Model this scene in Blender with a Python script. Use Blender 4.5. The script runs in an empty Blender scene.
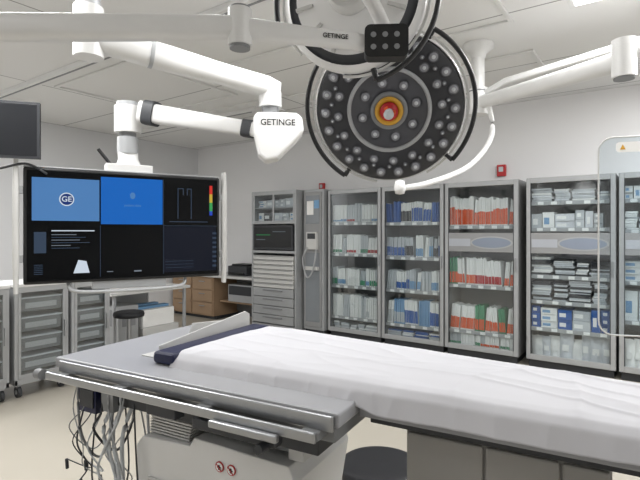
import bpy, math, random
from mathutils import Vector, Matrix, Quaternion, noise
random.seed(7)
rad=math.radians
sc=bpy.context.scene
try:
    sc.view_settings.view_transform='Standard'
except Exception: pass

def lin(c):
    return tuple(((v/255)/12.92 if v/255<=0.04045 else ((v/255+0.055)/1.055)**2.4) for v in c)
MATS={}
def mat(name,col,rough=.5,metal=0.0,em=0.0,var=.06,scale=6.0,bump=0.0,spec=.5,coat=0):
    if name in MATS: return MATS[name]
    m=bpy.data.materials.new(name); m.use_nodes=True
    nt=m.node_tree; b=nt.nodes['Principled BSDF']
    c=lin(col)
    b.inputs['Roughness'].default_value=rough
    b.inputs['Metallic'].default_value=metal
    b.inputs['Specular IOR Level'].default_value=spec
    if coat: b.inputs['Coat Weight'].default_value=coat
    tc=nt.nodes.new('ShaderNodeTexCoord'); n=nt.nodes.new('ShaderNodeTexNoise')
    n.inputs['Scale'].default_value=scale; n.inputs['Detail'].default_value=3
    nt.links.new(tc.outputs['Object'],n.inputs['Vector'])
    mx=nt.nodes.new('ShaderNodeMix'); mx.data_type='RGBA'
    mx.inputs[6].default_value=(c[0]*(1-var),c[1]*(1-var),c[2]*(1-var),1)
    mx.inputs[7].default_value=(min(1,c[0]*(1+var)),min(1,c[1]*(1+var)),min(1,c[2]*(1+var)),1)
    nt.links.new(n.outputs['Fac'],mx.inputs[0])
    if em>0:
        b.inputs['Base Color'].default_value=(.006,.006,.008,1); b.inputs['Specular IOR Level'].default_value=.12
        nt.links.new(mx.outputs[2],b.inputs['Emission Color']); b.inputs['Emission Strength'].default_value=em
    else: nt.links.new(mx.outputs[2],b.inputs['Base Color'])
    if bump>0:
        bp=nt.nodes.new('ShaderNodeBump'); bp.inputs['Strength'].default_value=bump; bp.inputs['Distance'].default_value=.01
        nt.links.new(n.outputs['Fac'],bp.inputs['Height']); nt.links.new(bp.outputs['Normal'],b.inputs['Normal'])
    MATS[name]=m; return m
def glassmat(name,tint=(235,240,242),refl=.07):
    m=bpy.data.materials.new(name); m.use_nodes=True; nt=m.node_tree
    for n in list(nt.nodes): nt.nodes.remove(n)
    o=nt.nodes.new('ShaderNodeOutputMaterial'); t=nt.nodes.new('ShaderNodeBsdfTransparent'); g=nt.nodes.new('ShaderNodeBsdfGlossy')
    t.inputs['Color'].default_value=(*lin(tint),1); g.inputs['Roughness'].default_value=.03
    g.inputs['Color'].default_value=(.9,.9,.9,1)
    mx=nt.nodes.new('ShaderNodeMixShader'); mx.inputs[0].default_value=refl
    nt.links.new(t.outputs[0],mx.inputs[1]); nt.links.new(g.outputs[0],mx.inputs[2]); nt.links.new(mx.outputs[0],o.inputs[0])
    return m

WHITE=mat('white_enamel',(222,222,221),.35)
OFFW=mat('offwhite_plastic',(202,202,200),.4)
LGREY=mat('light_grey_metal',(168,170,172),.4,.2)
MGREY=mat('mid_grey_paint',(130,132,134),.5)
CGREY=mat('cabinet_grey_paint',(148,149,150),.45,.1)
DGREY=mat('dark_grey_plastic',(52,54,58),.5)
BLACK=mat('black_plastic',(16,17,19),.4)
CHROME=mat('brushed_steel',(172,174,177),.3,.9)
NAVY=mat('navy_vinyl',(18,24,60),.45)
WOOD=mat('oak_laminate',(160,134,108),.5,var=.15,scale=3)
GLASS=glassmat('door_glass',(244,247,248),.06)
ACRY=glassmat('acrylic',(240,244,246),.05)
RED=mat('red_plastic',(184,26,32),.4)
YEL=mat('yellow_plastic',(210,160,50),.4)
ORG=mat('orange_label',(228,92,40),.5)
BLU=mat('blue_label',(36,92,168),.5)
LBLU=mat('pale_blue',(118,162,202),.5)
PAPER=mat('paper_white',(244,244,242),.6)
PAPER2=mat('paper_grey',(196,200,204),.6)
GREEN=mat('green_label',(70,150,112),.5)
BAG=mat('plastic_bag',(218,221,226),.22,bump=.9,scale=30)

class MB:
    def __init__(s): s.v=[];s.f=[];s.m=[];s.s=[]
    def add(s,vs,fs,m=0,M=None,sm=False):
        o=len(s.v)
        for p in vs:
            p=Vector(p); s.v.append(M@p if M else p)
        for f in fs:
            s.f.append([i+o for i in f]); s.m.append(m); s.s.append(sm)
    def box(s,x0,x1,y0,y1,z0,z1,m=0,M=None):
        vs=[(x0,y0,z0),(x1,y0,z0),(x1,y1,z0),(x0,y1,z0),(x0,y0,z1),(x1,y0,z1),(x1,y1,z1),(x0,y1,z1)]
        s.add(vs,[(0,3,2,1),(4,5,6,7),(0,1,5,4),(1,2,6,5),(2,3,7,6),(3,0,4,7)],m,M)
    def slab(s,poly,z0,z1,m=0,M=None):
        n=len(poly)
        vs=[(x,y,z0) for x,y in poly]+[(x,y,z1) for x,y in poly]
        s.add(vs,[tuple(reversed(range(n))),tuple(range(n,2*n))]+[(i,(i+1)%n,(i+1)%n+n,i+n) for i in range(n)],m,M)
    def lathe(s,prof,m=0,M=None,n=40,sm=True,cap=True):
        vs=[];fs=[]
        for r,z in prof:
            for i in range(n):
                a=2*math.pi*i/n; vs.append((r*math.cos(a),r*math.sin(a),z))
        for k in range(len(prof)-1):
            for i in range(n):
                j=(i+1)%n; fs.append((k*n+i,k*n+j,(k+1)*n+j,(k+1)*n+i))
        s.add(vs,fs,m,M,sm)
        if cap:
            k=len(prof)-1
            s.add(vs[:n],[tuple(reversed(range(n)))],m,M); s.add(vs[k*n:],[tuple(range(n))],m,M)
    def cyl(s,p,q,r,m=0,r2=None,n=24,M=None):
        p=Vector(p);q=Vector(q);d=q-p;L=d.length
        T=Matrix.Translation(p)@d.to_track_quat('Z','Y').to_matrix().to_4x4()
        if M: T=M@T
        s.lathe([(r,0),(r if r2 is None else r2,L)],m,T,n)
    def prism(s,poly,a,b,m=0,M=None):
        n=len(poly)
        vs=[(x,a,z) for x,z in poly]+[(x,b,z) for x,z in poly]
        fs=[tuple(range(n)),tuple(reversed(range(n,2*n)))]+[(i,i+n,(i+1)%n+n,(i+1)%n) for i in range(n)]
        s.add(vs,fs,m,M)
    def sweep(s,pts,wh,m=0,n=20,e=4.0,M=None):
        pts=[Vector(p) for p in pts]; vs=[];fs=[]
        for k,p in enumerate(pts):
            t=(pts[min(k+1,len(pts)-1)]-pts[max(k-1,0)]).normalized()
            up=Vector((0,0,1)) if abs(t.z)<.95 else Vector((0,1,0))
            sd=t.cross(up).normalized(); u=sd.cross(t)
            w,h=wh[k] if isinstance(wh,list) else wh
            for i in range(n):
                a=2*math.pi*i/n; ca=math.cos(a);sa=math.sin(a)
                x=math.copysign(abs(ca)**(2/e),ca)*w; y=math.copysign(abs(sa)**(2/e),sa)*h
                vs.append(p+sd*x+u*y)
        for k in range(len(pts)-1):
            for i in range(n):
                j=(i+1)%n; fs.append((k*n+i,k*n+j,(k+1)*n+j,(k+1)*n+i))
        s.add(vs,fs,m,M,True)
        s.add(vs[:n],[tuple(reversed(range(n)))],m,M); s.add(vs[-n:],[tuple(range(n))],m,M)
    def tube(s,pts,r,m=0,n=10,sub=8,M=None):
        P=[Vector(p) for p in pts]; out=[]
        for i in range(len(P)-1):
            p0=P[max(i-1,0)];p1=P[i];p2=P[i+1];p3=P[min(i+2,len(P)-1)]
            for k in range(sub):
                t=k/sub
                out.append(.5*((2*p1)+(p2-p0)*t+(2*p0-5*p1+4*p2-p3)*t*t+(3*p1-p0-3*p2+p3)*t**3))
        out.append(P[-1])
        s.sweep(out,(r,r),m,n,2.0,M)
    def arc(s,R,r,a0,a1,z=0,m=0,n=40,M=None,e=2.0,h=None):
        pts=[(R*math.cos(rad(a0+(a1-a0)*i/n)),R*math.sin(rad(a0+(a1-a0)*i/n)),z) for i in range(n+1)]
        s.sweep(pts,(r,h or r),m,12,e,M)
    def obj(s,name,mats,parent=None,bevel=0,loc=None,rot=None,seg=2):
        me=bpy.data.meshes.new(name); me.from_pydata([tuple(v) for v in s.v],[],s.f)
        for m in mats: me.materials.append(m)
        for p,mi,sm in zip(me.polygons,s.m,s.s): p.material_index=mi; p.use_smooth=sm
        me.update()
        o=bpy.data.objects.new(name,me); sc.collection.objects.link(o)
        if loc is not None: o.location=loc
        if rot is not None: o.rotation_euler=rot
        if parent: o.parent=parent
        if bevel:
            b=o.modifiers.new('bevel','BEVEL'); b.width=bevel; b.segments=seg; b.limit_method='ANGLE'; b.angle_limit=rad(45)
        return o
def empty(name,loc=(0,0,0),rz=0,quat=None):
    e=bpy.data.objects.new(name,None); sc.collection.objects.link(e); e.location=loc; e.empty_display_size=.1
    if quat is not None: e.rotation_mode='QUATERNION'; e.rotation_quaternion=quat
    else: e.rotation_euler=(0,0,rad(rz))
    return e
def text(name,body,size,loc,m,parent,rot=(math.pi/2,0,0)):
    c=bpy.data.curves.new(name,'FONT'); c.body=body; c.size=size; c.extrude=.0005; c.align_x='CENTER'; c.align_y='CENTER'; c.offset=size*.012
    o=bpy.data.objects.new(name,c); sc.collection.objects.link(o); c.materials.append(m)
    o.location=loc; o.rotation_euler=rot; o.parent=parent; return o
def rrect(x0,x1,z0,z1,r,n=6):
    out=[]
    for cx,cz,a in ((x1-r,z1-r,0),(x0+r,z1-r,90),(x0+r,z0+r,180),(x1-r,z0+r,270)):
        for i in range(n+1):
            t=rad(a+90*i/n); out.append((cx+r*math.cos(t),cz+r*math.sin(t)))
    return out

# ---------------- ROOM ----------------
XL,XR,YF,YB,H=-7.33,3.2,-3.0,6.25,3.1
WALL=mat('wall_paint',(236,236,237),.7,var=.015,scale=2)
WALL_SHADED=mat('wall_paint_shaded',(220,221,223),.7,var=.015,scale=2)  # same wall paint, greyer: the left wall's shade put into its colour
def room():
    b=MB(); b.box(XL-.1,XR+.1,YB,YB+.1,0,H); b.obj('wall_back',[WALL])
    b=MB(); b.box(XL-.1,XL,YF,YB,0,H); b.obj('wall_left',[WALL_SHADED])
    b=MB(); b.box(XR,XR+.1,YF,YB,0,H); b.obj('wall_right',[WALL])
    b=MB(); b.box(XL-.1,XR+.1,YF-.1,YF,0,H); b.obj('wall_front',[WALL])
    for nm,a in (('baseboard_back',(XL,XR,YB-.012,YB)),('baseboard_left',(XL,XL+.012,YF,YB-.02))):
        b=MB(); b.box(*a,0,.12); b.obj(nm,[MGREY],bevel=.003)
    fm=mat('vinyl_floor',(180,174,162),.35,var=.05,scale=1.2)
    b=MB(); b.box(XL-.1,XR+.1,YF-.1,YB+.1,-.1,0); b.obj('floor',[fm])
    m=bpy.data.materials.new('ceiling_tiles'); m.use_nodes=True; nt=m.node_tree; bs=nt.nodes['Principled BSDF']
    tc=nt.nodes.new('ShaderNodeTexCoord'); br=nt.nodes.new('ShaderNodeTexBrick')
    br.offset=0; br.inputs['Scale'].default_value=1.0; br.inputs['Brick Width'].default_value=1.83; br.inputs['Row Height'].default_value=1.22
    br.inputs['Mortar Size'].default_value=.008; br.inputs['Color1'].default_value=(*lin((230,230,229)),1); br.inputs['Color2'].default_value=(*lin((223,223,223)),1); br.inputs['Mortar'].default_value=(*lin((150,150,150)),1)
    nt.links.new(tc.outputs['Object'],br.inputs['Vector']); nt.links.new(br.outputs['Color'],bs.inputs['Base Color']); bs.inputs['Roughness'].default_value=.8
    b=MB(); b.box(XL-.1,XR+.1,YF-.1,YB+.1,H,H+.1); b.obj('ceiling',[m])
    i=0
    for (x0,x1,y0,y1) in ((-3.6,-2.2,3.2,4.4),(-2.0,-.9,4.5,5.7),(-5.4,-4.0,2.6,4.0),(-3.6,-2.3,4.7,5.8),(-5.3,-4.0,4.3,5.5),(.1,1.4,4.3,5.5),(-1.9,-.9,2.6,3.8)):
        b=MB(); w=.035
        b.box(x0,x1,y0,y0+w,H-.02,H-.001);b.box(x0,x1,y1-w,y1,H-.02,H-.001);b.box(x0,x0+w,y0+w,y1-w,H-.02,H-.001);b.box(x1-w,x1,y0+w,y1-w,H-.02,H-.001)
        b.obj('trim_%d'%(i+1),[WHITE],bevel=.004); i+=1
    for y in (2.35,4.5):
        b=MB(); b.box(-6.8,-4.2 if y>4 else 2.8,y,y+.09,H-.05,H-.001,0); b.box(-6.7,-4.3 if y>4 else 2.7,y+.035,y+.055,H-.056,H-.045,1)
        b.obj('ceiling_track',[WHITE,MGREY],bevel=.004)
room()
LP=bpy.data.materials.new('led_panel'); LP.use_nodes=True
_b=LP.node_tree.nodes['Principled BSDF']; _b.inputs['Emission Color'].default_value=(1,.99,.97,1); _b.inputs['Emission Strength'].default_value=3
def panel_light(x,y,w=1.2,d=.6,power=60):
    e=empty('ceiling_and_fill_light',(x,y,H))
    b=MB(); b.box(-w/2-.04,w/2+.04,-d/2-.04,d/2+.04,-.025,-.001,0); b.box(-w/2,w/2,-d/2,d/2,-.03,-.02,1); b.obj('panel',[WHITE,LP],e)
    l=bpy.data.lights.new('lamp','AREA'); l.shape='RECTANGLE'; l.size=w; l.size_y=d; l.energy=power; l.color=(1,.998,.992)
    o=bpy.data.objects.new('lamp',l); sc.collection.objects.link(o); o.parent=e; o.location=(0,0,-.04)
for x,y,p in ((.12,3.45,54),(-1.6,2.05,24),(-3.1,1.05,42),(1.3,4.9,74),(-5.0,1.2,58),(-6.3,.4,42),(1.5,1.4,14),(-2.2,-1.2,12)):  # all but the first are unseen, added to brighten back wall and room
    panel_light(x,y,power=p)

# ---------------- SUPPLY CABINETS ----------------
FM=[PAPER,PAPER2,BLU,ORG,LBLU,GREEN,DGREY,BAG,RED]
def files(b,x0,x1,z,h,y0,cols,strip=.35,body=(0,0,1)):
    x=x0
    while x<x1-.02:
        nb=random.randint(3,10); hb=h*random.uniform(.88,1.02); c=random.choice(cols); t=random.choice(body); sp=strip*random.uniform(.8,1.15)
        lean=random.choice((0,0,0,0,.08,-.06))
        for _ in range(nb):
            w=random.uniform(.012,.022)
            if x+w>x1-.012: x=x1; break
            hh=hb*random.uniform(.96,1.02); y=y0+random.uniform(0,.02)
            M=Matrix.Translation((x,0,z+.001))@Matrix.Rotation(lean,4,'Y')
            if lean<0: M=Matrix.Translation((0,0,.003))@M
            b.box(0,w*.86,y,y+.2,0,hh*(1 if not lean else .95),t,M)
            if c>=0: b.box(0,w*.86,y-.002,y,.02,hh*sp,c,M)
            x+=w
        if random.random()<.2: x+=random.uniform(.006,.015)
        if lean: x+=.015
def bags(b,x0,x1,z,h,y0,cols):
    x=x0
    while x<x1-.09:
        w=random.uniform(.08,.13); hh=h*random.uniform(.65,1.0); c=random.choice(cols)
        a=random.uniform(-.25,.25); y=y0+.06+random.uniform(0,.03)
        cxx=min(x+w/2,x1-w/2)
        nu,nv=6,8; vs=[];fs=[]; sd=random.random()*50
        for side in (-1,1):
            for i in range(nu+1):
                for j in range(nv+1):
                    u=i/nu;v=j/nv; th=.04*math.sin(math.pi*u)**.6*(1-v**3)+.002
                    q=noise.noise(Vector((u*4,v*5,sd)))*.012
                    vs.append((cxx+(u-.5)*w*1.1+a*(v*hh)*.2,y+side*th+q,z+.002+v*hh+.012*noise.noise(Vector((u*3,sd,1)))*v))
        o=(nu+1)*(nv+1)
        for i in range(nu):
            for j in range(nv):
                k=i*(nv+1)+j; fs.append((k,k+nv+1,k+nv+2,k+1)); fs.append((o+k,o+k+1,o+k+nv+2,o+k+nv+1))
        b.add(vs,fs,c,None,True)
        b.box(cxx-w*.25,cxx+w*.25,y-.047,y-.044,z+hh*.3,z+hh*.55,0)
        x+=w*.85
def boxes(b,x0,x1,z,h,y0,cols):
    x=x0
    while x<x1-.08:
        w=random.uniform(.08,.2); w=min(w,x1-x); n=random.choice((1,2,3)); hh=h*random.uniform(.8,1)/n; c=random.choice(cols)
        for k in range(n):
            y=y0+random.uniform(0,.03); b.box(x,x+w-.008,y,y0+.25,z+k*hh,z+(k+1)*hh-.004,c)
            b.box(x+.015,x+w*.55,y-.001,y,z+k*hh+.25*hh,z+k*hh+.65*hh,0 if c else 4)
        x+=w
def stacks(b,x0,x1,z,h,y0,cols):
    x=x0
    while x<x1-.1:
        w=min(random.uniform(.12,.24),x1-x); zz=z; hm=h*random.uniform(.65,1)
        while zz<z+hm:
            t=random.uniform(.010,.028); d=random.uniform(-.012,.012); b.box(x+d+.012,x+w+d-.014,y0+random.uniform(0,.02),y0+.28,zz,zz+t*.85,random.choice(cols)); zz+=t
        x+=w
def cabinet(X0,rows,band=False):
    W=.858;D=.52;T=2.1
    e=empty('supply_cabinet',(X0,5.70,0))
    b=MB()
    b.box(0,.025,.03,D,.08,T);b.box(W-.025,W,.03,D,.08,T);b.box(.025,W-.025,D-.02,D,.08,T,1)
    b.box(.025,W-.025,.03,D-.02,T-.03,T);b.box(.025,W-.025,.03,D-.02,.08,.11)
    b.box(.02,W-.02,.05,D-.02,.001,.08,2)
    b.obj('carcass',[CGREY,mat('cab_inner',(140,141,143),.6),DGREY],e,.003)
    b=MB(); f=.05
    b.box(.004,f,0,.028,.09,T-.004);b.box(W-f,W-.004,0,.028,.09,T-.004);b.box(f,W-f,0,.028,T-.06,T-.004);b.box(f,W-f,0,.028,.09,.15)
    if band: b.box(f,W-f,0,.028,1.265,1.49,1)
    b.obj('door_frame',[LGREY,CGREY],e,.004)
    b=MB(); b.box(f,W-f,.012,.016,.15,T-.06); b.obj('glass',[GLASS],e)
    b=MB(); b.box(f-.004,f+.004,-.001,.01,.15,T-.06,0);b.box(W-f-.004,W-f+.004,-.001,.01,.15,T-.06,0); b.obj('door_gasket',[DGREY],e)
    b=MB(); b.box(W-.04,W-.02,-.022,-.001,1.05,1.2,0); b.box(.008,.02,-.006,0,.3,.36,0);b.box(.008,.02,-.006,0,1.8,1.86,0); b.obj('handle_and_hinges',[CHROME],e,.004)
    if band:
        b=MB(); cx=.56
        b.prism([(cx+.24*math.cos(i*math.pi/16),1.375+.075*math.sin(i*math.pi/16)) for i in range(32)],-.004,-.0005,0)
        b.prism([(cx+.22*math.cos(i*math.pi/16),1.375+.06*math.sin(i*math.pi/16)) for i in range(32)],-.006,-.004,1)
        b.box(.06,.32,-.004,-.0005,1.33,1.42,2)
        b.obj('band_emblem',[LGREY,mat('band_slate',(132,142,158),.4),mat('band_light',(172,176,184),.4)],e)
    b=MB(); c=MB()
    for z,kind,h,cols,extra_ in rows:
        b.box(.027,W-.027,.06,D-.022,z-.02,z-.001,0); b.box(.027,W-.027,.05,.06,z-.035,z+.008,0)
        for k in range(5):
            x=.09+k*.15+random.uniform(0,.03); b.box(x,x+.06,.047,.05,z-.03,z+.004,1)
        if kind=='files': files(c,.04,W-.04,z,h,.075,cols,**(extra_ or {}))
        elif kind=='bags': bags(c,.04,W-.04,z,h,.08,cols)
        elif kind=='boxes': boxes(c,.04,W-.04,z,h,.08,cols)
        elif kind=='stacks': stacks(c,.04,W-.04,z,h,.08,cols)
    b.obj('shelves',[LGREY,PAPER],e,.002)
    c.obj('medical_packets',FM,e)
    return e
cabinet(-3.90,[(1.63,'files',.27,[-1,-1,8,1,4],{'strip':.2}),(1.19,'files',.27,[-1,8,5,-1],{'strip':.25}),(.74,'files',.26,[5,4,-1,5],None),(.30,'files',.33,[-1,1,8,-1],None),(.12,'stacks',.1,[0,1],None)])
cabinet(-3.03,[(1.62,'files',.29,[2,2,6,4],{'strip':.7,'body':(0,0,2)}),(1.17,'files',.29,[2,-1,2,4,6],{'strip':.5}),(.74,'files',.27,[2,2,4,-1],{'strip':.5}),(.29,'files',.34,[-1,2,2,1,4],{'strip':.6,'body':(0,0,4)}),(.12,'stacks',.1,[2,1,0],None)])
cabinet(-2.16,[(1.57,'files',.36,[3,3,3,3],{'strip':.58,'body':(0,0,0)}),(.86,'files',.35,[3,3,3,8],{'strip':.42,'body':(0,0,5)}),(.31,'files',.32,[3,3,3],{'strip':.45,'body':(0,0,5)}),(.12,'files',.16,[5,3,-1],None)],True)
cabinet(-1.22,[(1.83,'stacks',.15,[1,1,7,0],None),(1.54,'boxes',.2,[0,0,7,1],None),(1.02,'stacks',.2,[7,1,6,0,6],None),(.74,'stacks',.24,[7,1,6,0,1],None),(.44,'boxes',.26,[2,2,2,7,0,1],None),(.12,'bags',.29,[7,0,7],None)],True)
cabinet(-.34,[(1.83,'boxes',.17,[0,1],None),(1.52,'stacks',.18,[0,1,0],None),(1.0,'boxes',.22,[0,1,0],None),(.6,'boxes',.34,[0,0,1],None),(.12,'bags',.38,[7,0],None)],True)

def tower():
    e=empty('drawer_storage_tower',(-5.2,5.5,0)); W=.88;D=.65
    b=MB()
    b.box(0,.03,0,D,.05,2.12);b.box(W-.03,W,0,D,.05,2.12);b.box(.03,W-.03,D-.02,D,.05,2.12);b.box(.03,W-.03,0,D-.02,2.06,2.12)
    b.box(.03,W-.03,0,D-.02,1.62,1.67);b.box(.03,W-.03,0,D-.02,1.18,1.22);b.box(.03,W-.03,0,D-.02,.05,.1);b.box(.03,W-.03,.02,D-.02,1.86,1.875)
    b.box(.03,.06,0,.02,1.67,2.06);b.box(W-.06,W-.03,0,.02,1.67,2.06);b.box(W/2-.015,W/2+.015,0,.02,1.67,2.06)
    for x in (.08,W-.08):
        for y in (.08,D-.08): b.cyl((x,y,.001),(x,y,.05),.03)
    b.obj('frame',[LGREY],e,.004)
    b=MB(); z=.12
    for k in range(4): b.box(.045,W-.045,-.012,.5,z,z+.125,0); b.box(.25,W-.25,-.03,-.012,z+.085,z+.1,1); z+=.135
    while z<1.14: b.box(.045,W-.045,-.012,.5,z,z+.062,2); b.box(.06,W-.06,-.02,-.012,z+.048,z+.056,1); z+=.07
    b.obj('drawers',[LGREY,MGREY,OFFW],e,.003)
    b=MB(); b.box(.05,W-.05,-.02,.06,1.235,1.6,0); b.box(.08,W-.08,-.024,-.02,1.27,1.57,1); b.box(.12,.4,-.026,-.024,1.45,1.462,2);b.box(.12,.3,-.026,-.024,1.38,1.39,3);b.box(.45,.7,-.026,-.024,1.5,1.51,3)
    b.obj('display',[DGREY,BLACK,mat('green_glow',(60,150,90),.5,em=.6),mat('white_glow',(150,160,170),.5,em=.4)],e,.003)
    b=MB(); b.box(.06,W-.06,.008,.012,1.67,2.06); b.obj('glass',[GLASS],e)
    b=MB(); boxes(b,.05,W-.05,1.672,.14,.1,[1,0,7,6]); boxes(b,.05,W-.05,1.88,.13,.1,[1,1,0,6]); b.obj('contents',FM,e)
tower()
def narrow():
    e=empty('equipment_cabinet',(-4.29,5.62,0)); W=.36;D=.5
    b=MB(); b.box(0,W,.02,D,.08,2.12,0); b.box(.02,W-.02,.04,D-.02,.001,.08,1); b.box(.03,W-.03,0,.02,.12,2.08,2); b.obj('body',[LGREY,DGREY,CGREY],e,.006)
    b=MB(); b.box(.06,W-.06,-.006,0,.2,1.2,0); b.box(.06,W-.06,-.006,0,1.62,2.03,0)
    b.obj('door_inserts',[mat('smoked',(132,137,142),.2)],e)
    b=MB(); b.box(.08,.2,-.008,-.0065,1.75,1.95,0); b.box(.21,.3,-.008,-.0065,1.84,1.96,1); b.box(.1,.28,-.05,-.001,1.25,1.5,2); b.box(.12,.26,-.052,-.05,1.4,1.48,3)
    b.box(.06,.3,-.06,-.001,.95,1.0,2)
    b.tube([(.12,-.05,1.28),(.06,-.08,1.1),(.14,-.09,.85),(.24,-.08,.95),(.28,-.05,1.25)],.012,4,8)
    b.obj('mounted_device',[PAPER,LBLU,OFFW,DGREY,LGREY],e,.002)
narrow()

def alarm(x,z,s=1):
    e=empty('fire_alarm_strobe',(x,YB,z)); b=MB(); b.box(-.06*s,.06*s,-.045,-.001,-.08*s,.08*s,0); b.box(-.03*s,.03*s,-.06,-.045,-.02*s,.05*s,1); b.obj('housing',[RED,PAPER2],e,.006)
alarm(-4.37,2.21,.8); alarm(-1.62,2.27,.9)

def desk_back():
    e=empty('counter_desk',(0,0,0)); b=MB()
    b.box(-7.30,-5.25,5.58,6.235,.73,.77,1)
    b.box(-7.28,-6.75,5.62,6.2,.06,.73,0); b.box(-6.74,-6.2,5.62,6.2,.06,.73,0); b.box(-7.28,-6.2,5.68,6.2,.001,.06,2)
    for x in (-7.26,-6.72):
        for k in range(3): b.box(x,x+.5,5.60,5.62,.09+k*.21,.285+k*.21,0); b.box(x+.18,x+.32,5.585,5.60,.22+k*.21,.235+k*.21,3)
    b.box(-5.29,-5.26,5.62,6.2,.001,.73,0); b.box(-6.2,-5.29,6.17,6.2,.1,.73,4); b.box(-6.18,-5.31,5.75,6.15,.30,.33,0)
    b.obj('casework',[WOOD,OFFW,DGREY,CHROME,MGREY],e,.004)
    b=MB(); b.box(-5.95,-5.4,5.72,6.1,.335,.62,0); b.box(-5.93,-5.42,5.715,5.72,.45,.6,1); b.obj('document_box',[LGREY,DGREY],e,.01)
desk_back()
e=empty('printer',(-5.75,5.9,.771)); b=MB(); b.box(-.22,.22,-.17,.17,0,.16,0); b.box(-.17,.17,-.2,-.1,.02,.05,1); b.box(-.18,.18,-.12,.15,.16,.19,1); b.obj('body',[DGREY,BLACK],e,.012)
def desk_side():
    e=empty('work_table',(0,0,0)); b=MB()
    b.box(-6.15,-5.2,3.15,4.3,.745,.78,0)
    for x in (-6.1,-5.27):
        for y in (3.2,4.22): b.box(x,x+.035,y,y+.035,.001,.745,1)
    b.box(-6.1,-6.07,3.235,4.22,.25,.745,1)
    b.obj('top_and_legs',[OFFW,LGREY],e,.004)
desk_side()
e=empty('supply_boxes',(-5.62,3.95,0)); b=MB(); b.box(-.3,.3,-.3,.25,.001,.28,0)
for k in range(5): b.box(-.28+k*.112,-.18+k*.112,-.28,.2,.281,.5+.03*(k%2),1 if k%2 else 2)
b.obj('bin_and_cartons',[OFFW,LBLU,PAPER],e,.005)
e=empty('equipment_box',(-5.55,3.45,0)); b=MB(); b.box(-.25,.25,-.15,.12,.001,.6,0); b.box(-.2,.2,-.155,-.15,.35,.55,1); b.box(.25,.255,-.1,.08,.35,.55,1); b.obj('body',[LGREY,MGREY],e,.01)
def stool(name,x,y,zs,r):
    e=empty(name,(x,y,0)); b=MB()
    b.lathe([(r*.7,zs-.07),(r*.96,zs-.06),(r,zs-.035),(r*.95,zs-.008),(r*.8,zs),(0.001,zs-.006)],0,None,40)
    b.cyl((0,0,.08),(0,0,zs-.07),.025,1)
    for k in range(5):
        a=k*2*math.pi/5; p=(.2*math.cos(a),.2*math.sin(a),.065); b.sweep([(0,0,.1),p],[(.02,.018),(.014,.012)],1)
        b.cyl((p[0],p[1]-.012,.026),(p[0],p[1]+.012,.026),.025,0); b.cyl((p[0],p[1],.04),(p[0],p[1],.07),.008,1)
    b.obj('seat_and_base',[mat('black_vinyl',(24,25,30),.6),CHROME],e)
stool('stool',-4.93,3.2,.6,.17)
stool('stool',-1.03,1.93,.46,.19)

def cart(y0,w,name='supply_cart'):
    e=empty(name,(-4.7,y0,0),90)
    D=.5;b=MB()
    for x in (0,w-.03):
        for y in (0,D-.03): b.box(x,x+.03,y,y+.03,.12,1.0,0)
    b.box(-.005,w+.005,-.01,D+.005,1.0,1.03,1); b.box(0,w,0,D,.12,.17,0); b.box(.03,w-.03,D-.02,D-.005,.17,1.0,2)
    b.box(.002,.012,.03,D-.03,.17,1.0,0);b.box(w-.012,w-.002,.03,D-.03,.17,1.0,0)
    b.box(.03,w-.03,-.006,.012,.95,1.0,0);b.box(.03,w-.03,-.006,.012,.17,.21,0);b.box(.03,.055,-.006,.012,.21,.95,0);b.box(w-.055,w-.03,-.006,.012,.21,.95,0)
    b.box(w-.05,w-.035,-.03,-.006,.5,.66,3)
    b.obj('frame',[LGREY,WHITE,DGREY,CHROME],e,.004)
    b=MB()
    for k in range(4):
        z=.23+k*.18
        b.prism([(.06,z),(w-.06,z),(w-.05,z+.12),(.05,z+.12)],.03,.42,0); b.box(.045,w-.045,.02,.43,z+.12,z+.132,1)
        b.box(.1,w-.1,.026,.03,z+.03,z+.08,2)
    b.obj('trays',[mat('tray_grey',(108,110,112),.5),PAPER2,LGREY],e,.006)
    b=MB(); b.box(.055,w-.055,.0,.004,.21,.95); b.obj('glass',[GLASS],e)
    b=MB()
    for x in (.05,w-.05):
        for y in (.05,D-.05): b.cyl((x-.015,y,.051),(x+.015,y,.051),.05,0); b.cyl((x-.02,y,.051),(x+.02,y,.051),.02,1); b.box(x-.025,x+.025,y-.02,y+.02,.1,.125,1)
    b.obj('casters',[DGREY,LGREY],e,.003)
cart(1.92,.48); cart(2.43,.40); cart(1.40,.48)

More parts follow.
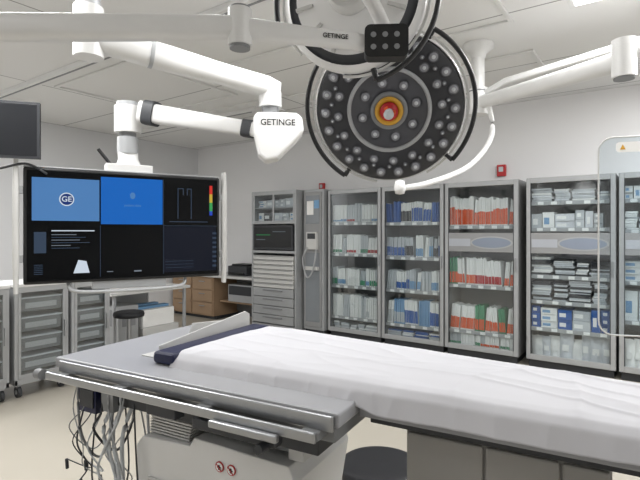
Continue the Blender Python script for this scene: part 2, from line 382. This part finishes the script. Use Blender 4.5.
# ---------------- WALL DISPLAY ----------------
def emis(name,c,s=1.0): return mat(name,c,.3,em=s,var=.03)
def display():
    e=empty('surgical_display_monitor',(-3.10,2.03,0),66.3)
    b=MB(); b.box(-.66,.66,0,.07,1.155,1.925,0); b.box(-.5,.5,.07,.12,1.25,1.8,1)
    b.obj('housing',[BLACK,DGREY],e,.012)
    xs=(-.632,-.204,.224,.632); zb,zm,zt=1.19,1.545,1.89
    M=[mat('screen_black',(5,6,8),.25,spec=.15),emis('scr_sky',(76,124,178),1),emis('scr_blue',(14,96,182),1),emis('scr_navy',(5,11,24),1),emis('scr_text',(130,140,150),.8),emis('scr_logo',(24,54,120),.8),emis('scr_r',(210,50,40),.9),emis('scr_g',(60,170,90),.8),emis('scr_y',(210,180,60),.8),emis('scr_dim',(56,72,92),.8),emis('scr_pale',(205,216,228),.95),emis('scr_b',(40,70,190),.9)]
    b=MB()
    b.box(-.64,.64,-.003,0,1.175,1.905,0)
    y0,y1=-.005,-.003; Y2=-.007
    b.box(xs[0]+.02,xs[1]-.005,y0,y1,zm+.03,zt-.03,1)
    b.box(xs[1]+.005,xs[2]-.005,y0,y1,zm+.01,zt-.005,2)
    b.box(xs[2]+.005,xs[3]-.005,y0,y1,zm+.01,zt-.005,0)
    b.box(xs[0]+.01,xs[1]-.005,y0,y1,zb+.01,zm-.005,0)
    b.box(xs[1]+.005,xs[2]-.005,y0,y1,zb+.01,zm-.005,0); b.box(xs[2]+.005,xs[3]-.005,y0,y1,zb+.01,zm-.005,3)
    b.box(xs[2],xs[2]+.003,Y2,y0,zb,zt,9); b.box(xs[1],xs[1]+.003,Y2,y0,zb,zm,9); b.box(xs[2],xs[3],Y2,y0,zm,zm+.003,9)
    cx,cz=-.41,1.72
    b.prism([(cx+.045*math.cos(i*math.pi/16),cz+.045*math.sin(i*math.pi/16)) for i in range(32)],Y2,y0,10)
    b.prism([(cx+.038*math.cos(i*math.pi/16),cz+.038*math.sin(i*math.pi/16)) for i in range(32)],Y2-.001,Y2,5)
    b.prism([(.01+.018*math.cos(i*math.pi/8),1.76+.024*math.sin(i*math.pi/8)) for i in range(16)],Y2,y0,1)
    for x0,x1,z0,z1 in ((.33,.335,1.6,1.83),(.33,.37,1.825,1.83),(.37,.375,1.78,1.83),(.40,.405,1.78,1.83),(.40,.43,1.825,1.83),(.43,.435,1.6,1.83),(.27,.56,1.575,1.58)): b.box(x0,x1,Y2,y0,z0,z1,9)
    for k,c in enumerate((6,6,8,8,7,7,11)): b.box(.575,.598,Y2,y0,1.86-k*.033-.033,1.86-k*.033,c)
    b.box(-.60,-.53,Y2,y0,1.36,1.50,9)
    for k in range(6): b.box(-.5,-.5+random.uniform(.1,.24),Y2,y0,1.48-k*.018,1.484-k*.018,9 if k%2 else 4)
    b.box(-.5,-.24,Y2,y0,1.505,1.512,10)
    b.prism([(-.37,1.22),(-.27,1.22),(-.29,1.30),(-.34,1.31)],Y2,y0,10)
    for k in range(6): b.box(-.60,-.55,Y2,y0,1.22+k*.012,1.224+k*.012,9)
    for k in range(8): b.box(.6,.63,Y2,y0,1.23+k*.036,1.245+k*.036,9)
    for k in range(7): b.box(.24,.45,Y2,y0,1.22+k*.012,1.223+k*.012,9 if k%2 else 3)
    b.box(-.16,-.12,Y2,y0,1.22,1.225,4); b.box(.02,.07,Y2,y0,1.215,1.225,4)
    b.obj('screens',M,e)
    text('screen_caption','GE',.05,(cx,-.0085,cz),M[10],e)
    text('screen_caption','patient data',.024,(.01,-.0085,1.69),M[1],e)
    b=MB()
    for s in (-1,1):
        b.sweep([(s*.70,.02,1.10),(s*.70,.02,1.3),(s*.70,.02,1.8),(s*.70,.02,1.97)],[(.014,.03),(.02,.035),(.02,.035),(.014,.03)],0,16,3)
        for z in (1.3,1.75): b.box(min(s*.66,s*.70),max(s*.66,s*.70),.01,.05,z,z+.05,1)
    b.tube([(-.40,.05,1.15),(-.37,.02,1.10),(-.2,.0,1.085),(.2,.0,1.085),(.37,.02,1.10),(.40,.05,1.15)],.013,1)
    b.box(-.25,.25,.02,.1,1.10,1.16,1)
    b.box(-.66,.66,.01,.07,1.925,1.935,1)
    b.obj('bumpers',[OFFW,LGREY],e,.004)
    b=MB(); b.box(-.16,.16,.03,.15,1.925,1.99,0); b.sweep([(0,.10,1.96),(0,.12,2.03),(0,.14,2.12)],[(.10,.06),(.07,.05),(.07,.05)],0,20,3)
    b.cyl((0,.14,2.08),(0,.14,2.2),.075,1); b.cyl((0,.14,2.2),(0,.14,2.235),.06,2); b.cyl((0,.14,2.235),(0,.14,2.43),.095,0); b.cyl((0,.14,2.43),(0,.14,2.46),.08,1)
    b.cyl((-.05,.12,1.9),(-.2,.15,2.1),.012,3)
    b.obj('suspension_column',[WHITE,LGREY,MGREY,BLACK],e,.006)
display()
def darm():
    e=empty('display_suspension_arm',(0,0,0))
    b=MB()
    a=Vector((-3.10,2.12,2.38)); c=Vector((-2.22,2.42,2.19))
    d=(c-a)
    b.sweep([a,a+d*.1,a+d*.9,c],[(.06,.08),(.05,.07),(.042,.05),(.042,.048)],0,20,4)
    b.sweep([a+d*.04,a+d*.13],(.064,.088),1,20,4); b.sweep([a+d*.88,a+d*.95],(.052,.06),1,20,4)
    b.obj('lower_arm',[WHITE,DGREY],e)
    B=Matrix.Translation((-2.095,2.438,2.16))@Matrix.Rotation(rad(40.7),4,'Z')
    b=MB(); b.prism([(-.14,.08),(-.12,.12),(.14,.12),(.18,.09),(.19,.0),(.14,-.06),(.02,-.18),(-.06,-.2),(-.11,-.16),(-.14,-.02)],-.09,.09,0,B)
    b.cyl((-.03,0,.12),(-.03,0,.2),.055,1,M=B); b.cyl((-.03,0,.17),(-.03,0,.27),.075,0,M=B)
    b.obj('joint_block',[WHITE,MGREY],e,.02,seg=3)
    t=text('label','GETINGE',.055,(0,0,0),BLACK,e); t.matrix_local=B@Matrix.Translation((0.02,-.0915,.05))@Matrix.Rotation(math.pi/2,4,'X')
    b=MB()
    p=B@Vector((-.03,0,.30)); q=Vector((-2.62,1.45,2.60)); d=q-p
    b.sweep([p-d*.05,p+d*.03,p+d*.3,p+d*.6,p+d*.93,q],[(.05,.05),(.07,.065),(.06,.065),(.065,.075),(.07,.075),(.06,.065)],0,24,3)
    b.cyl(q+Vector((0,0,-.12)),q+Vector((0,0,.16)),.08,0); b.cyl(q+Vector((0,0,.16)),q+Vector((0,0,.2)),.065,1)
    b.cyl(q+Vector((0,0,.2)),(q.x,q.y,3.099),.055,0)
    b.sweep([p+d*.68,p+d*.70],(.070,.08),1,24,3)
    b.obj('upper_arm',[WHITE,LGREY],e)
darm()
def smallmon():
    e=empty('ceiling_mounted_monitor',(-3.42,1.24,2.15),54)
    b=MB(); b.box(-.29,.29,0,.04,-.18,.18,0); b.box(-.275,.275,-.002,0,-.165,.165,1); b.box(-.15,.15,.04,.07,-.1,.1,0)
    b.obj('housing',[DGREY,mat('dark_screen',(34,36,40),.25)],e,.008)
    b=MB(); b.box(-.3,-.1,.02,.06,-.215,-.18,0); b.tube([(-.2,.05,-.19),(.0,.06,-.25),(.2,.04,-.21),(.32,.06,-.27)],.008,0); b.box(-.05,.05,.07,.12,-.05,.05,1); b.cyl((0,.12,-.05),(0,.12,.949),.03,1)
    b.obj('mount',[DGREY,WHITE],e,.004)
smallmon()

# ---------------- SURGICAL LIGHTS ----------------
LENS=mat('led_lens',(142,144,150),.12,var=.02,coat=.6)
LFACE=mat('lamp_face',(46,47,51),.4)
LMID=mat('lamp_mid',(76,77,82),.35)
LDK=mat('lamp_rim_dark',(24,25,28),.4)
def lamphead(e,R=.355,grips=((130,235),(-40,60))):
    b=MB()
    b.lathe([(R*1.0,-.005),(R+.008,-.02),(R,-.045),(R*.93,-.06)],0,None,72,cap=False)
    b.lathe([(R*.93,-.06),(R*.90,-.05),(R*.84,-.052),(R*.80,-.075)],1,None,72,cap=False)
    b.lathe([(R*.80,-.075),(R*.55,-.09),(R*.5,-.10),(.02,-.105)],0,None,72)
    for k in range(12):
        a=2*math.pi*k/12; M=Matrix.Rotation(a,4,'Z'); b.box(R*.55,R*.8,-.006,.006,-.1,-.075,2,M)
    b.lathe([(.07,-.16),(.085,-.15),(.085,-.10)],2,None,32)
    b.obj('rear_shell',[WHITE,DGREY,OFFW],e)
    b=MB(); b.lathe([(R*.985,-.03),(R*.985,.006),(R*.97,.012),(R*.57,.012)],0,None,72,cap=False)
    b.lathe([(R*.57,.012),(R*.565,.028),(R*.52,.028),(R*.515,.012)],1,None,64,cap=False)
    b.lathe([(R*.515,.012),(R*.50,.006),(.001,.006)],3,None,64,cap=False)
    b.lathe([(R*.25,.006),(R*.25,.022),(R*.19,.024),(R*.18,.006)],2,None,48,cap=False)
    b.obj('face',[LFACE,LGREY,MGREY,LMID],e)
    b=MB()
    def lens(x,y,z,r):
        M=Matrix.Translation((x,y,z)); b.lathe([(r*1.25,0),(r*1.25,.004),(r,.006)],1,M,16,cap=False); b.lathe([(r,.005),(r*.9,.009),(r*.5,.013),(.0005,.014)],0,M,16)
        b.lathe([(r*.45,.0135),(r*.3,.0165),(.0005,.0165)],2,M,10)
    for n,rr,r,ph in ((22,.87,.0205,0),(16,.70,.019,.2)):
        for k in range(n):
            a=2*math.pi*(k+ph)/n; lens(R*rr*math.cos(a),R*rr*math.sin(a),.012,r)
    for k in range(22):
        a=2*math.pi*(k+.5)/22; lens(R*.785*math.cos(a),R*.785*math.sin(a),.012,.009)
    for k in range(8):
        a=2*math.pi*(k+.3)/8; lens(R*.37*math.cos(a),R*.37*math.sin(a),.006,.021)
    b.obj('led_lenses',[LENS,LMID,PAPER2],e)
    b=MB(); b.lathe([(R*.19,.006),(R*.19,.03),(R*.13,.032),(R*.12,.02)],0,None,40,cap=False); b.lathe([(R*.12,.02),(R*.12,.05),(.001,.05)],1,None,32)
    b.lathe([(.016,.05),(.02,.06),(.022,.09),(.024,.11),(.018,.12),(.001,.122)],2,None,24)
    for k in range(3):
        b.cyl((0,0,.055+.012*k),(.03*math.cos(k*2.1),.03*math.sin(k*2.1),.06+.012*k),.01,3,n=12)
    b.obj('centre_handle',[YEL,RED,PAPER2,ORG],e)
    b=MB()
    for a0,a1 in grips:
        b.arc(R+.05,.011,a0,a1,-.02,0,36,None,2.0,.017)
        for a in (a0,a1):
            ca,sa=math.cos(rad(a)),math.sin(rad(a)); b.sweep([((R-.01)*ca,(R-.01)*sa,-.025),((R+.05)*ca,(R+.05)*sa,-.02)],(.012,.012),0,12,2)
    b.arc(R+.018,.006,100,260,-.02,1,40); b.arc(R+.018,.006,-60,80,-.02,1,40)
    b.obj('outer_grips',[LDK,OFFW],e)
def facing(n,roll=0):
    q=Vector(n).normalized().to_track_quat('Z','Y')
    return q@Quaternion((0,0,1),rad(roll))
N1=(.40,-.82,-.42); C1=(-1.07,2.09,2.09)
e1=empty('surgical_light',C1,quat=facing(N1)); lamphead(e1,.355)
N2=(-.30,.86,.10); C2=(-1.005,1.665,2.43)
e2=empty('surgical_light',C2,quat=facing(N2,20)); lamphead(e2,.28)
def larms():
    e=empty('surgical_light_arm',(0,0,0)); b=MB()
    A=Vector((-2.05,.50,2.18)); J=Vector((-1.143,1.152,2.18)); K=Vector((-.84,1.48,2.165))
    d=J-A; b.sweep([A,A+d*.3,A+d*.9,J],[(.045,.042),(.045,.042),(.04,.038),(.035,.036)],0,24,3)
    b.cyl(J+Vector((0,0,-.06)),J+Vector((0,0,.06)),.04,0,n=32); b.cyl(J+Vector((0,0,-.07)),J+Vector((0,0,-.06)),.034,1); b.cyl(J+Vector((0,0,.06)),J+Vector((0,0,.068)),.034,1)
    d=K-J; b.sweep([J,J+d*.15,J+d*.8,K],[(.028,.034),(.028,.033),(.026,.028),(.024,.026)],0,20,3)
    b.cyl((A.x,A.y,A.z-.07),(A.x,A.y,3.099),.06,0)
    b.obj('horizontal_arm',[WHITE,MGREY],e)
    P=Matrix.Translation((-.78,1.50,2.158))@Matrix.Rotation(rad(32),4,'Z')
    b=MB(); b.prism(rrect(-.075,.075,-.056,.056,.02),-.03,.03,0,P)
    for i in range(3):
        for j in range(2): b.prism([(-.045+i*.04+.010*math.cos(t*math.pi/6),-.022+j*.042+.010*math.sin(t*math.pi/6)) for t in range(12)],-.032,-.03,1,P)
    b.obj('control_panel',[BLACK,MGREY],e,.006)
    t=text('label','GETINGE',.022,(0,0,0),BLACK,e); mid=J.lerp(K,.72)
    dd=(K-J).normalized(); ang=math.atan2(dd.y,dd.x)
    t.matrix_local=Matrix.Translation(mid+Vector((math.sin(ang)*.0285,-math.cos(ang)*.0285,0)))@Matrix.Rotation(ang,4,'Z')@Matrix.Rotation(math.pi/2,4,'X')
    b=MB(); c1=Vector(C1); n1=Vector(N1).normalized(); back=c1-n1*.15
    b.tube([back,back-n1*.1,back-n1*.16+Vector((0,.02,.12)),Vector((-1.26,2.52,2.6)),Vector((-1.26,2.52,3.099))],.026,0,14)
    c2=Vector(C2); n2=Vector(N2).normalized(); back2=c2-n2*.155
    kp=P@Vector((0,.03,.03))
    b.tube([kp,kp+Vector((-.03,.05,.06)),(kp+back2)/2+Vector((.02,-.03,.05)),back2-n2*.03,back2],.026,0,14)
    b.lathe([(.03,-.03),(.05,-.02),(.05,.0)],0,Matrix.Translation(back2)@facing(N2).to_matrix().to_4x4(),24)
    b.obj('yoke_tubes',[WHITE],e)
larms()
def rarm():
    e=empty('radiation_shield_arm',(-1.27,4.13,0)); o=Vector((-1.27,4.13,0)); b=MB()
    b.lathe([(.13,3.099),(.13,3.06),(.07,3.02),(.06,2.98)],0,None,32); b.cyl((0,0,2.72),(0,0,3.0),.055,0); b.cyl((0,0,2.5),(0,0,2.72),.085,0,n=32); b.cyl((0,0,2.69),(0,0,2.7),.088,1)
    E=Vector((-.17,3.31,2.50))-o; S=Vector((0,0,2.60)); d=E-S
    b.sweep([S,S+d*.1,S+d*.7,E],[(.05,.06),(.045,.05),(.05,.055),(.055,.06)],0,20,3)
    b.cyl(E+Vector((0,0,-.1)),E+Vector((0,0,.12)),.065,0); b.cyl(E+Vector((0,0,-.11)),E+Vector((0,0,-.1)),.055,1)
    F=E+Vector((.75,.25,.22)); b.sweep([E+Vector((0,0,.04)),(E+F)/2,F],(.035,.04),0,20,3)
    G=S+Vector((.25,-.1,.12)); b.sweep([S+Vector((0,0,.05)),G,F+Vector((0,0,.05))],(.02,.025),0,16,3)
    pts=[(-1.17,4.07,2.6),(-1.114,3.99,2.288),(-1.163,3.588,2.0),(-1.29,3.13,1.84),(-1.415,2.92,1.79)]
    b.tube([Vector(p)-o for p in pts],.02,0,14)
    b.lathe([(.001,-.04),(.03,-.035),(.04,0),(.03,.05),(.001,.06)],0,Matrix.Translation(Vector(pts[-1])-o),24)
    Sx=Vector((.12,3.42,2.12))-o
    b.tube([F+Vector((0,0,-.02)),F+Vector((-.2,0,-.1)),Sx+Vector((.25,.08,.2)),Sx+Vector((.12,.02,-.1))],.016,0,12)
    b.obj('arm',[WHITE,MGREY],e)
    P=Matrix.Translation(Sx+Vector((-.08,.0,-.48)))@Matrix.Rotation(rad(20),4,'Z')
    b=MB(); b.prism(rrect(-.36,.4,-.75,.42,.08),-.004,.004,0,P); b.obj('acrylic_panel',[ACRY],e)
    b=MB(); pp=[Vector((x,0,z)) for x,z in rrect(-.36,.4,-.75,.42,.08)]; pp.append(pp[0]); b.sweep([P@p for p in pp],(.005,.005),0,8,2)
    b.prism(rrect(-.27,-.1,.33,.39,.02),-.007,-.0045,1,P); b.prism([(-.25,.345),(-.22,.345),(-.235,.375)],-.009,-.0072,2,P)
    b.obj('edge_trim',[OFFW,PAPER,YEL],e)
rarm()

# ---------------- TABLE ----------------
TR=6.7; TO=(-1.779,.860,0)
def yfar(x): return .67 if x<.6 else .67-.142*(x-.6)
def table():
    e=empty('operating_table',TO,TR)
    b=MB()
    b.box(0,1.14,0,.72,1.012,1.05,0)
    b.slab([(1.14,.12),(2.75,.12),(2.75,yfar(2.75)-.02),(1.14,yfar(1.14)-.02)],1.004,1.043,0)
    b.obj('table_top',[mat('table_laminate',(158,159,163),.35)],e,.006)
    b=MB()
    b.box(.04,1.13,-.014,-.001,1.005,1.045,0)
    b.box(.02,1.10,-.05,-.038,.985,1.012,0)
    for x in (.06,.35,.7,1.05): b.box(x,x+.05,-.038,.03,.985,1.008,1)
    b.box(.05,1.12,.02,.70,.965,1.011,1); b.box(.1,1.05,.06,.66,.90,.965,2)
    b.cyl((0.0,-.045,.998),(-.03,-.045,.998),.018,1); b.cyl((-.012,.08,.99),(-.012,.62,.99),.01,0)
    b.box(-.015,.03,.06,.09,.98,1.01,1); b.box(-.015,.03,.6,.63,.98,1.01,1)
    b.box(.78,1.0,-.07,-.052,.972,.992,0); b.box(.70,.98,-.045,-.005,.945,.975,2); b.cyl((.95,-.075,.95),(.95,-.04,.95),.013,2); b.box(.50,.62,-.03,.01,.945,.985,2)
    b.slab([(1.14,.2),(2.7,.2),(2.7,yfar(2.7)-.08),(1.14,yfar(1.14)-.1)],.96,1.004,2)
    b.obj('side_rails',[CHROME,MGREY,DGREY],e,.004)
    b=MB()
    b.prism([(.37,.815),(.34,.78),(.35,.50),(.30,.16),(.28,.02),(1.02,.02),(1.0,.16),(.92,.5),(.97,.80),(.95,.845),(.60,.855),(.58,.825)],.07,.42,0)
    b.prism([(.40,.69),(.40,.45),(.88,.45),(.91,.69)],.062,.07,1)
    b.box(.2,1.1,0,.6,.001,.06,2)
    b.obj('pedestal',[WHITE,OFFW,LGREY],e,.03,seg=3)
    b=MB()
    for k in range(8): b.box(.38+.004*k,.56+.004*k,.09-.002*k,.42,.826+k*.011,.832+k*.011,0)
    b.box(.40,.55,.12,.40,.83,.92,1); b.box(.60,.94,.12,.42,.86,.9,1); b.cyl((.70,.14,.87),(.92,.14,.90),.012,2); b.box(.93,.98,.1,.40,.85,.93,0)
    b.obj('bellows',[OFFW,MGREY,CHROME],e,.002)
    b=MB()
    for x in (.705,.75):
        z=.79
        b.prism([(x+.016*math.cos(i*math.pi/12),z+.016*math.sin(i*math.pi/12)) for i in range(24)],.066,.0685,0); b.prism([(x+.013*math.cos(i*math.pi/12),z+.013*math.sin(i*math.pi/12)) for i in range(24)],.065,.066,1)
        b.box(x-.003,x+.003,.0635,.065,z-.008,z+.006,2); b.box(x-.007,x+.007,.0635,.065,z-.002,z+.001,2)
        M=Matrix.Translation((x,.0625,z))@Matrix.Rotation(rad(45),4,'Y'); b.box(-.014,.014,-.0005,.0005,-.0015,.0015,0,M)
    b.obj('warning_stickers',[RED,PAPER,DGREY],e)
    b=MB(); b.slab([(.46,.14),(2.7,.14),(2.7,yfar(2.7)-.01),(.6,.66),(.46,.66)],1.044,1.075,0); b.box(.375,.475,.105,.68,1.051,1.093,0)
    b.obj('mattress',[NAVY],e,.014,seg=3)
    b=MB()
    b.prism([(0,0),(.52,0),(.52,.085),(.49,.1),(.0,.05)],-.003,.003,0,Matrix.Translation((.362,.15,1.051))@Matrix.Rotation(rad(90),4,'Z'))
    b.box(.26,.362,.16,.66,1.0505,1.0535,0)
    b.prism([(0,0),(.22,0),(.2,.05),(.02,.05)],-.003,.003,0,Matrix.Translation((.16,.50,1.051))@Matrix.Rotation(rad(60),4,'Z'))
    b.obj('arm_board_plate',[OFFW],e,.002)
    nx,ny=420,120; vs=[];fs=[]
    x0,x1=.462,2.68
    def ridge(v,p=3): return (1-min(1,abs(noise.noise(v))*2.2))**p
    for i in range(nx+1):
        x=x0+(x1-x0)*i/nx; yf=yfar(x)
        k1=max(0,min(1,(x-1.12)/.08))
        hem=1.040+.006*noise.noise(Vector((x*3,0,1)))-.018*k1
        prof=[(yf+.022,1.02),(yf+.02,1.045),(yf+.015,1.07),(yf,1.084),(.5*yf+.1,1.0895),(.3,1.0895),(.17,1.089),(.145,1.085),(.125,1.070),(.105,hem)]
        cum=[0]
        for k in range(1,len(prof)): cum.append(cum[-1]+math.dist(prof[k],prof[k-1]))
        for j in range(ny+1):
            s=cum[-1]*j/ny; k=0
            while k<len(prof)-2 and s>cum[k+1]: k+=1
            t=(s-cum[k])/(cum[k+1]-cum[k]); y=prof[k][0]*(1-t)+prof[k+1][0]*t; z=prof[k][1]*(1-t)+prof[k+1][1]*t
            top=max(0,min(1,(y-.125)/.05))*max(0,min(1,(yf+.01-y)/.04))
            en=min(1,.25+(x-x0)/.1)
            wx=x+.06*noise.noise(Vector((x*2,y*2,40))); wy=y+.06*noise.noise(Vector((x*2,y*2,50)))
            w1=noise.noise(Vector((wx*2.2+wy*2,wy*6-wx*1.5,3)))
            w2=ridge(Vector((wx*1.3+wy*2.5,wy*5-wx*.8,7)),3)
            w3=ridge(Vector((wx*2.6-wy*2.5,wy*2.5+wx*1,11)),5)
            w4=ridge(Vector((wx*.9,wy*7+wx*1.5,21)),6)
            am=.55+.6*noise.noise(Vector((x*1.3,y*2,77)))
            dz=top*en*(.004*w1+am*(.008*w2+.007*w3+.007*w4)-.001)
            dz+=top*.014*math.exp(-((x-.68)/.12)**2-((y-.56)/.08)**2)
            dz+=top*.006*math.exp(-((x-1.05)/.2)**2-((y-.5)/.09)**2)
            side=1-top
            dy=-side*(.005+.007*noise.noise(Vector((x*7,z*4,5)))+.003*ridge(Vector((x*10,z*3,9)),3)) if y<.3 else 0
            vs.append((x,y+dy,z+dz+.002))
    for i in range(nx):
        for j in range(ny):
            a=i*(ny+1)+j; fs.append((a,a+1,a+ny+2,a+ny+1))
    b=MB(); b.add(vs,fs,0,None,True)
    sh=b.obj('bed_sheet',[mat('white_cotton',(200,200,205),.85,var=.02,scale=3)],e)
    so=sh.modifiers.new('solid','SOLIDIFY'); so.thickness=.003; so.offset=1
    b=MB()
    rr=random.Random(5)
    for k in range(14):
        x=.04+.024*k; y=.05+.03*rr.random(); lo=.52+.22*rr.random(); dx=rr.uniform(-.16,.12)
        if k%2==0:
            pts=[(x,y,.97),(x+.02,y-.02,.88),(x+dx,y-.03,lo+.08),(x+dx*.6+.05,y+.02,lo),(x+dx*.3+.11,y+.04,lo+.12),(x+.06,y+.06,.96)]
        else:
            pts=[(x,y,.97),(x-.02,y-.01,.86),(x+dx*.6,y-.03,.75),(x+dx*.2,y,.66),(x+dx*1.1,y,.58+.1*rr.random())]
            q=Vector(pts[-1]); b.cyl(q,q+Vector((.004,0,-.035)),.006,1,n=10)
        b.tube(pts,rr.choice((.0022,.003,.0045)),rr.choice((0,1,3,1,2)),8)
    for k in range(3):
        b.tube([(.26+.03*k,.1,.95),(.2+.05*k,.05,.82),(.27+.02*k,.04,.68),(.31,.05,.5)],.007,3,10)
    b.box(.08,.17,.04,.12,.86,.96,4); b.box(.09,.16,.035,.04,.88,.94,1); b.box(.20,.26,.04,.1,.88,.96,2)
    b.obj('hanging_cables',[LGREY,DGREY,MGREY,PAPER2,NAVY],e)
table()
def base():
    e=empty('base_cabinet',TO,TR); b=MB()
    TP=mat('taupe_paint',(156,154,150),.5)
    b.box(1.23,1.73,.25,.50,.03,.95,0); b.box(1.25,1.71,.27,.48,.001,.03,1)
    b.box(1.235,1.44,.238,.25,.06,.94,0);b.box(1.446,1.62,.238,.25,.06,.94,0);b.box(1.626,1.725,.238,.25,.06,.94,0)
    b.obj('cabinet_body',[TP,DGREY],e,.006)
base()

# ---------------- CAMERA ----------------
cd=bpy.data.cameras.new('camera'); cam=bpy.data.objects.new('camera',cd); sc.collection.objects.link(cam)
cam.location=(0,0,1.5); cam.rotation_euler=(rad(90),0,rad(35.3)); cd.lens=27; cd.sensor_width=36; cd.shift_y=-.0125; cd.clip_start=.05
sc.camera=cam
w=bpy.data.worlds.new('world'); sc.world=w; w.use_nodes=True; w.node_tree.nodes['Background'].inputs[0].default_value=(.8,.82,.85,1); w.node_tree.nodes['Background'].inputs[1].default_value=.3
